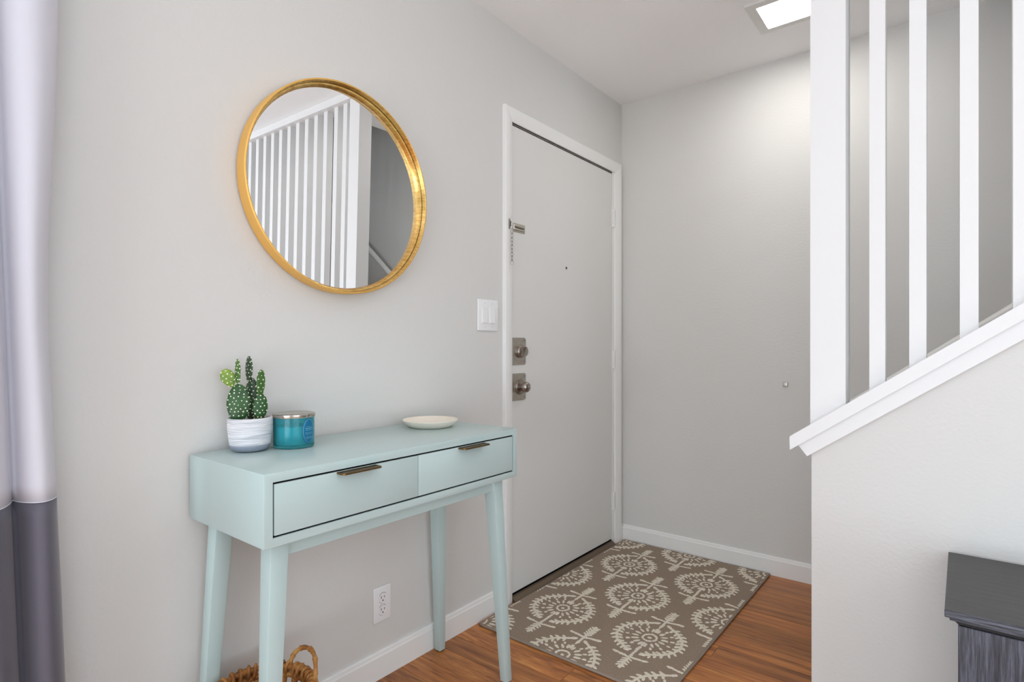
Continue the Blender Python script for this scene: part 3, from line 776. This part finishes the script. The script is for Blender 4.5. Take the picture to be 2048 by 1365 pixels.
# rim wrapping turns
for k in range(36):
    a0 = 2*PI*k/36 + random.uniform(-0.03, 0.03); b = B(); pts = []
    for j in range(13):
        t = 2*PI*j/12; aa = a0+0.055*(j/12-0.5)*2; rr_ = brad(BZ)+0.0098*math.cos(t)
        pts.append((BC[0]+rr_*math.cos(aa), BC[1]+rr_*math.sin(aa), BZ-0.006+0.0165*math.sin(t)))
    tube(b, pts, 0.0046, 6); obj('rim_wrap', b, 'wicker', bk, 'all')
for ac in (88, 268):
    a0, a1 = math.radians(ac+30), math.radians(ac-30); b = B(); pts = []; n = 22
    for j in range(n+1):
        t = j/n; aa = a0+(a1-a0)*(0.5-0.5*math.cos(PI*t)*1.0); rr_ = brad(BZ)+0.004+0.006*math.sin(PI*t)
        pts.append((BC[0]+rr_*math.cos(aa), BC[1]+rr_*math.sin(aa), BZ-0.012+0.066*math.sin(PI*t)**0.8))
    tube(b, pts, 0.0056, 8, radii=[0.0056+0.0007*math.sin(j*1.7) for j in range(n+1)]); hd_ = obj('handle', b, 'wicker', bk, 'all')
    for j in range(3, n-2, 4):
        p0, p1 = Vector(pts[j]), Vector(pts[j+1]); t_ = (p1-p0).normalized(); u_ = t_.orthogonal().normalized(); v_ = t_.cross(u_); b = B()
        tube(b, [p0+(u_*math.cos(2*PI*i/10)+v_*math.sin(2*PI*i/10))*0.0060+t_*(0.005*i/10) for i in range(11)], 0.0014, 5); obj('handle_wrap', b, 'wicker', hd_, 'all')

# ------------------------------------------------------------------ rug
RX0, RX1, RY0, RY1, RZ = 0.0275, 0.7870, -1.2360, -0.0200, 0.0095
rg = thing('rug', 'taupe entry rug with cream leafy medallions in front of the door', 'rug', ((RX0+RX1)/2, (RY0+RY1)/2, 0))
b = B(); box(b, RX0+0.004, RX1-0.004, RY0+0.004, RY1-0.004, 0.0004, RZ, 0.002); obj('pile', b, 'rug_pile', rg)
for nm, pts in (('binding', [(RX0+0.003, RY0+0.003, 0.0052), (RX1-0.003, RY0+0.003, 0.0052), (RX1-0.003, RY1-0.003, 0.0052), (RX0+0.003, RY1-0.003, 0.0052)]),):
    b = B(); full = []
    for i in range(4):
        p0, p1 = Vector(pts[i]), Vector(pts[(i+1) % 4])
        for j in range(40): full.append(p0.lerp(p1, j/40) + Vector((0.0012*noise.noise(p0.lerp(p1, j/40)*6), 0.0012*noise.noise(p0.lerp(p1, j/40)*6+Vector((5, 0, 0))), 0)))
    tube(b, full, 0.0048, 8, True); obj(nm, b, 'rug_binding', rg, 'all')
pb = B(); rr = random.Random(11)
def stroke(cx, cy, ang, L, W, n=9):
    """one tufted dash: a low dome with a ragged outline, clipped to the rug"""
    pts = []
    ca, sa = math.cos(ang), math.sin(ang)
    for i in range(n):
        a = 2*PI*i/n; q = rr.uniform(0.80, 1.18)
        u, v = L/2*1.08*math.cos(a)*q, W/2*1.22*math.sin(a)*q
        x, y = cx+u*ca-v*sa, cy+u*sa+v*ca
        pts.append((min(max(x, RX0+0.007), RX1-0.007), min(max(y, RY0+0.007), RY1-0.007)))
    xs = [p[0] for p in pts]; ys = [p[1] for p in pts]
    if max(xs)-min(xs) < 0.002 or max(ys)-min(ys) < 0.002: return
    lo = [pb.verts.new((x, y, RZ-0.0005)) for x, y in pts]
    mx, my = sum(xs)/n, sum(ys)/n
    zt_ = RZ+rr.uniform(0.0006, 0.0024)
    hi = [pb.verts.new((mx+(x-mx)*0.8, my+(y-my)*0.8, zt_)) for x, y in pts]
    pb.faces.new(hi)
    for i in range(n): pb.faces.new((lo[i], lo[(i+1) % n], hi[(i+1) % n], hi[i]))
def medallion(mx, my):
    J = lambda s=0.0012: rr.uniform(-s, s)
    def st_(x, y, ang, L, W): stroke(mx+x+J(), my+y+J(), ang+rr.uniform(-0.1, 0.1), L, W)
    # ogee ring: two half curves of short overlapping dashes with leaves both ways
    def curve(t, s):                                 # t 0 (top) .. 1 (bottom)
        pts = [(0.022, 0.122), (0.048, 0.104), (0.080, 0.078), (0.106, 0.043), (0.117, 0.0), (0.111, -0.046), (0.086, -0.083), (0.056, -0.104), (0.027, -0.126)]
        f = t*(len(pts)-1); i = min(int(f), len(pts)-2); k = f-i
        g_ = lambda j: pts[max(0, min(len(pts)-1, j))]
        def cr_(a, b_, c, d): return 0.5*((2*b_)+(-a+c)*k+(2*a-5*b_+4*c-d)*k*k+(-a+3*b_-3*c+d)*k**3)
        return (s*cr_(g_(i-1)[0], g_(i)[0], g_(i+1)[0], g_(i+2)[0]), cr_(g_(i-1)[1], g_(i)[1], g_(i+1)[1], g_(i+2)[1]))
    for s in (-1, 1):
        n = 30
        for k in range(n):
            t = k/(n-1); x, y = curve(t, s); x2, y2 = curve(min(1, t+0.02), s); x1, y1 = curve(max(0, t-0.02), s)
            ang = math.atan2(y2-y1, x2-x1)
            st_(x, y, ang, 0.019, 0.0105)
            if 2 < k < n-3 and k % 2 == 0:
                for side in (1, -1):
                    la_ = ang + side*math.radians(58 if k % 4 else 66); L = 0.024
                    st_(x+math.cos(la_)*L*0.52, y+math.sin(la_)*L*0.52, la_, L, 0.0098)
        st_(s*0.030, -0.121, -0.6*s+PI/2, 0.016, 0.026); st_(s*0.024, 0.120, -0.6*s, 0.024, 0.013)
        # arms above and below
        for yy in (0.150, -0.164):
            for j in range(4): st_(s*(0.008+0.014*j), yy+(0.002 if yy > 0 else 0.0015)*j, s*0.12, 0.022, 0.0095)
            st_(s*0.058, yy+0.007, s*0.25, 0.020, 0.0105)
    # stem feathers at both ends
    for y0_, y1_ in ((0.105, 0.232), (-0.232, -0.085)):
        n = 10
        for j in range(n):
            y = y0_+(y1_-y0_)*j/(n-1); st_(0, y, PI/2, 0.022, 0.0105)
            if (y > 0.165 or y < -0.168) and j % 1 == 0:
                for s in (-1, 1): st_(s*0.010, y-0.004 if y > 0 else y+0.004, PI/2 - s*0.95 if y > 0 else -PI/2+s*0.95, 0.022, 0.0078)
    st_(0, 0.233, PI/2, 0.020, 0.015); st_(0, -0.236, PI/2, 0.022, 0.014)
    st_(0, 0.064, PI/2, 0.036, 0.014); st_(0, 0.100, PI/2, 0.030, 0.008); st_(0, -0.058, PI/2, 0.034, 0.013)
    # inner flower: dot, small ring, two rings of petals
    st_(0, 0, 0, 0.016, 0.012)
    for j in range(12):
        a = 2*PI*j/12; st_(0.024*math.cos(a), 0.026*math.sin(a), a+PI/2, 0.016, 0.0085)
    for j in range(16):
        a = 2*PI*(j+0.5)/16
        if abs(math.cos(a)) < 0.12: continue
        st_(0.053*math.cos(a), 0.058*math.sin(a), a, 0.028, 0.0098)
    for j in range(14):
        a = 2*PI*(j+0.5)/14
        if abs(math.cos(a)) < 0.3: continue
        st_(0.082*math.cos(a), 0.080*math.sin(a), a, 0.017, 0.0085)
for k in range(-1, 6):
    x = 0.213+0.1910*(k-1)
    for j in range(-1, 4):
        y = -0.333 - 0.592*j - (0.296 if k % 2 == 0 else 0.0) + 0.592
        if RX0-0.13 < x < RX1+0.13 and RY0-0.26 < y < RY1+0.26: medallion(x, y)
bmesh.ops.recalc_face_normals(pb, faces=pb.faces)
pt = obj('medallion_pattern', pb, 'rug_cream', rg); pt['kind'] = 'stuff'; pt['label'] = 'cream tufted medallion pattern'

# ------------------------------------------------------------------ wall plates
sw = thing('light_switch', 'white double rocker light switch plate beside the door', 'light switch', (0.0, -1.1545, 1.2115))
b = B(); box(b, 0.0002, 0.0062, -1.2165, -1.0925, 1.1485, 1.2740, 0.0032, 3); obj('switch_plate', b, 'plastic_white', sw, True)
for yc in (-1.1775, -1.1315):
    b = B(); box(b, 0.004, 0.0068, yc-0.0175, yc+0.0175, 1.1775, 1.2450, 0.0006); rk = obj('rocker_frame', b, 'plastic_white', sw)
    b = B(); hexa(b, [(0.006, yc-0.0150, 1.180), (0.0108, yc-0.0150, 1.180), (0.0108, yc+0.0150, 1.180), (0.006, yc+0.0150, 1.180), (0.006, yc-0.0150, 1.2425), (0.0072, yc-0.0150, 1.2425), (0.0072, yc+0.0150, 1.2425), (0.006, yc+0.0150, 1.2425)], 0.0006)
    obj('rocker', b, 'plastic_white', sw)
    for zz_ in (1.1640, 1.2585):
        b = B(); disc_x(b, yc, zz_, [(0.0030, 0.0055), (0.0030, 0.0068), (0.002, 0.0072)], 12); s_ = obj('screw', b, 'plastic_white', sw, True)
        b = B(); box(b, 0.0068, 0.0074, yc-0.0006, yc+0.0006, zz_-0.0024, zz_+0.0024); obj('screw_slot', b, 'pewter', s_)
ot = thing('wall_outlet', 'white duplex wall outlet low on the wall under the table', 'outlet', (0.0, -1.6850, 0.2395))
b = B(); box(b, 0.0002, 0.0055, -1.7205, -1.6500, 0.1820, 0.2970, 0.0028, 3); obj('outlet_plate', b, 'plastic_white', ot, True)
for zz_ in (0.2592, 0.2198):
    yc = -1.6850
    def oval(k_, x0, x1):
        b = B(); pts = []
        for i in range(32):
            a = 2*PI*i/32; pts.append((yc+max(-0.0140, min(0.0140, 0.0172*k_*math.cos(a)))*1.0, zz_+0.0168*k_*math.sin(a)))
        prism_yz(b, pts, x0, x1); return b
    obj('socket_gap', oval(1.05, 0.0050, 0.00565), 'slot_black', ot)
    so = obj('socket_face', oval(0.99, 0.0050, 0.0066), 'plastic_white', ot)
    for dy, hh_ in ((-0.0062, 0.0047), (0.0062, 0.0040)):
        b = B(); box(b, 0.0062, 0.0068, yc+dy-0.0011, yc+dy+0.0011, zz_+0.0022-hh_+0.001, zz_+0.0022+hh_); obj('slot', b, 'slot_black', so)
    b = B(); disc_x(b, yc, zz_-0.0082, [(0.0025, 0.0062), (0.0025, 0.0068)], 12); obj('ground_hole', b, 'slot_black', so)
b = B(); disc_x(b, -1.6850, 0.2395, [(0.0028, 0.005), (0.0028, 0.0064), (0.0018, 0.0067)], 12); obj('screw', b, 'plastic_white', ot, True)
b = B(); box(b, 0.8380, 0.8600, -0.0065, -0.0002, 0.8965, 0.9185, 0.0022, 3)
tag(obj('wall_bumper', b, 'nickel', None, True, origin=(0.85, 0, 0.9075)), 'small square grey bumper stuck on the entry wall', 'wall bumper')

# ------------------------------------------------------------------ curtain and its rod
cu = thing('curtain', 'white curtain with a wide slate grey lower band', 'curtain', (0.10, -2.75, 0))
def edge_y(z):
    k = [(0.0, -2.528), (0.40, -2.550), (0.60, -2.557), (0.79, -2.565), (1.14, -2.579), (1.28, -2.578), (1.68, -2.563), (1.80, -2.561), (2.35, -2.550)]
    for (z0, a), (z1, c) in zip(k, k[1:]):
        if z <= z1: return a+(c-a)*(z-z0)/(z1-z0)
    return k[-1][1]
def valley_y(z): return -2.6365 + (1.09-z)*0.033
# fold profile: (distance beyond the first valley, x); first fold runs hem -> crest -> valley
def curtain_ring(z):
    e, v = edge_y(z), valley_y(z)
    wv = 0.006*math.sin(z*2.1)
    pts = []
    n = 14
    pts.append((0.050, e+0.000)); pts.append((0.068, e+0.0015))
    for i in range(n+1):                              # first convex fold
        t = i/n; y = e+(v-e)*t; x = 0.078+0.058*math.sin(PI*min(1, t*0.92+0.08))**0.6 + 0.0015*math.sin(9*z+4*t)
        pts.append((x, y))
    pitch = 0.085
    for k in range(6):                                # further folds behind
        for i in range(1, n+1):
            t = i/n; y = v - pitch*(k+t); x = 0.072+0.070*math.sin(PI*t)**0.7 + wv*math.sin(k*2+PI*t) + 0.002*math.sin(7*z+k)
            pts.append((x, y))
    return pts
def curtain_part(name, z0, z1, material, nz):
    b = B(); rings = []
    for j in range(nz+1):
        z = z0+(z1-z0)*j/nz; rings.append([b.verts.new((x, y, z)) for x, y in curtain_ring(z)])
    for a_, c_ in zip(rings, rings[1:]):
        for i in range(len(a_)-1): b.faces.new((a_[i], a_[i+1], c_[i+1], c_[i]))
    o = obj(name, b, material, cu, 'all')
    md = o.modifiers.new('cloth', 'SOLIDIFY'); md.thickness = 0.0016; md.offset = -1
    return o
ZS = 0.7935
curtain_part('white_panel', ZS, 2.3292, 'curtain_white', 48)
curtain_part('grey_band', 0.015, ZS+0.0, 'curtain_grey', 28)
b = B(); pts = curtain_ring(ZS); tube(b, [(x+0.0006, y, ZS) for x, y in pts], 0.0012, 5); obj('band_seam', b, 'curtain_white', cu, 'all')
rd = thing('curtain_rod', 'dark metal curtain rod above the glass door', 'curtain rod', (0.10, -3.75, 2.34))
b = B(); tube(b, [(0.10, -5.0, 2.342), (0.10, -2.50, 2.342)], 0.0125, 14); obj('rod', b, 'rod_metal', rd, True)
for y in (-4.95, -2.62):
    b = B(); tube(b, [(0.0, y, 2.342), (0.088, y, 2.342)], 0.007, 10); obj('bracket', b, 'rod_metal', rd, True)
b = B(); bmesh.ops.create_uvsphere(b, u_segments=16, v_segments=10, radius=0.022, matrix=Matrix.Translation((0.10, -2.485, 2.342))); obj('finial', b, 'rod_metal', rd, 'all')

# ------------------------------------------------------------------ black cabinet against the half wall
kx0, kx1, ky0, ky1, kz = 1.4712, 2.55, -1.4490, YP-0.0135, 0.5594
kb_ = thing('black_cabinet', 'black wood grain cabinet standing against the half wall', 'cabinet', ((kx0+kx1)/2, (ky0+ky1)/2, 0))
b = B(); box(b, kx0, kx1, ky0, ky1, kz-0.0150, kz-0.0002, 0.0010)
obj('cabinet_edge', b, 'black_wood_x', kb_)
b = B(); box(b, kx0+0.0012, kx1-0.0012, ky0+0.0012, ky1-0.0012, kz-0.002, kz+0.0002); obj('cabinet_top', b, 'black_wood_top', kb_)
b = B(); box(b, kx0+0.008, kx1-0.008, ky0+0.008, ky1, kz-0.0225, kz-0.015, 0.001); obj('moulding', b, 'black_wood_x', kb_)
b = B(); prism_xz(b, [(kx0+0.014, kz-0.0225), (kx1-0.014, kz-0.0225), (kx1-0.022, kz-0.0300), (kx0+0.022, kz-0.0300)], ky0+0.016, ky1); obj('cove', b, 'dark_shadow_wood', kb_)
fy = ky0+0.012
b = B(); box(b, kx0+0.0215, kx1-0.0215, fy+0.018, ky1, 0.06, kz-0.0300); obj('cabinet_body', b, 'black_wood_z', kb_)
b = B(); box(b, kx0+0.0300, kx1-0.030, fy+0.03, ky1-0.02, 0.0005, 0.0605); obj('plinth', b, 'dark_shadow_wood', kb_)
nd = 3; wd = (kx1-kx0-0.043)/nd
for k in range(nd):
    x0 = kx0+0.0215+wd*k; b = B(); box(b, x0+(0.001 if k else 0), x0+wd-0.001, fy, fy+0.0175, 0.062, kz-0.0310, 0.001)
    dd = obj('cabinet_door', b, 'black_wood_z', kb_)
    b = B(); lathe(b, [(0.006, 0.0), (0.006, 0.012), (0.013, 0.018), (0.013, 0.024), (0.006, 0.027)], 18, (0, 0, 0))
    bmesh.ops.rotate(b, verts=b.verts, cent=(0, 0, 0), matrix=Matrix.Rotation(PI/2, 3, 'X')); bmesh.ops.translate(b, verts=b.verts, vec=(x0+wd-0.05, fy, 0.33))
    obj('knob', b, 'rod_metal', dd, True)
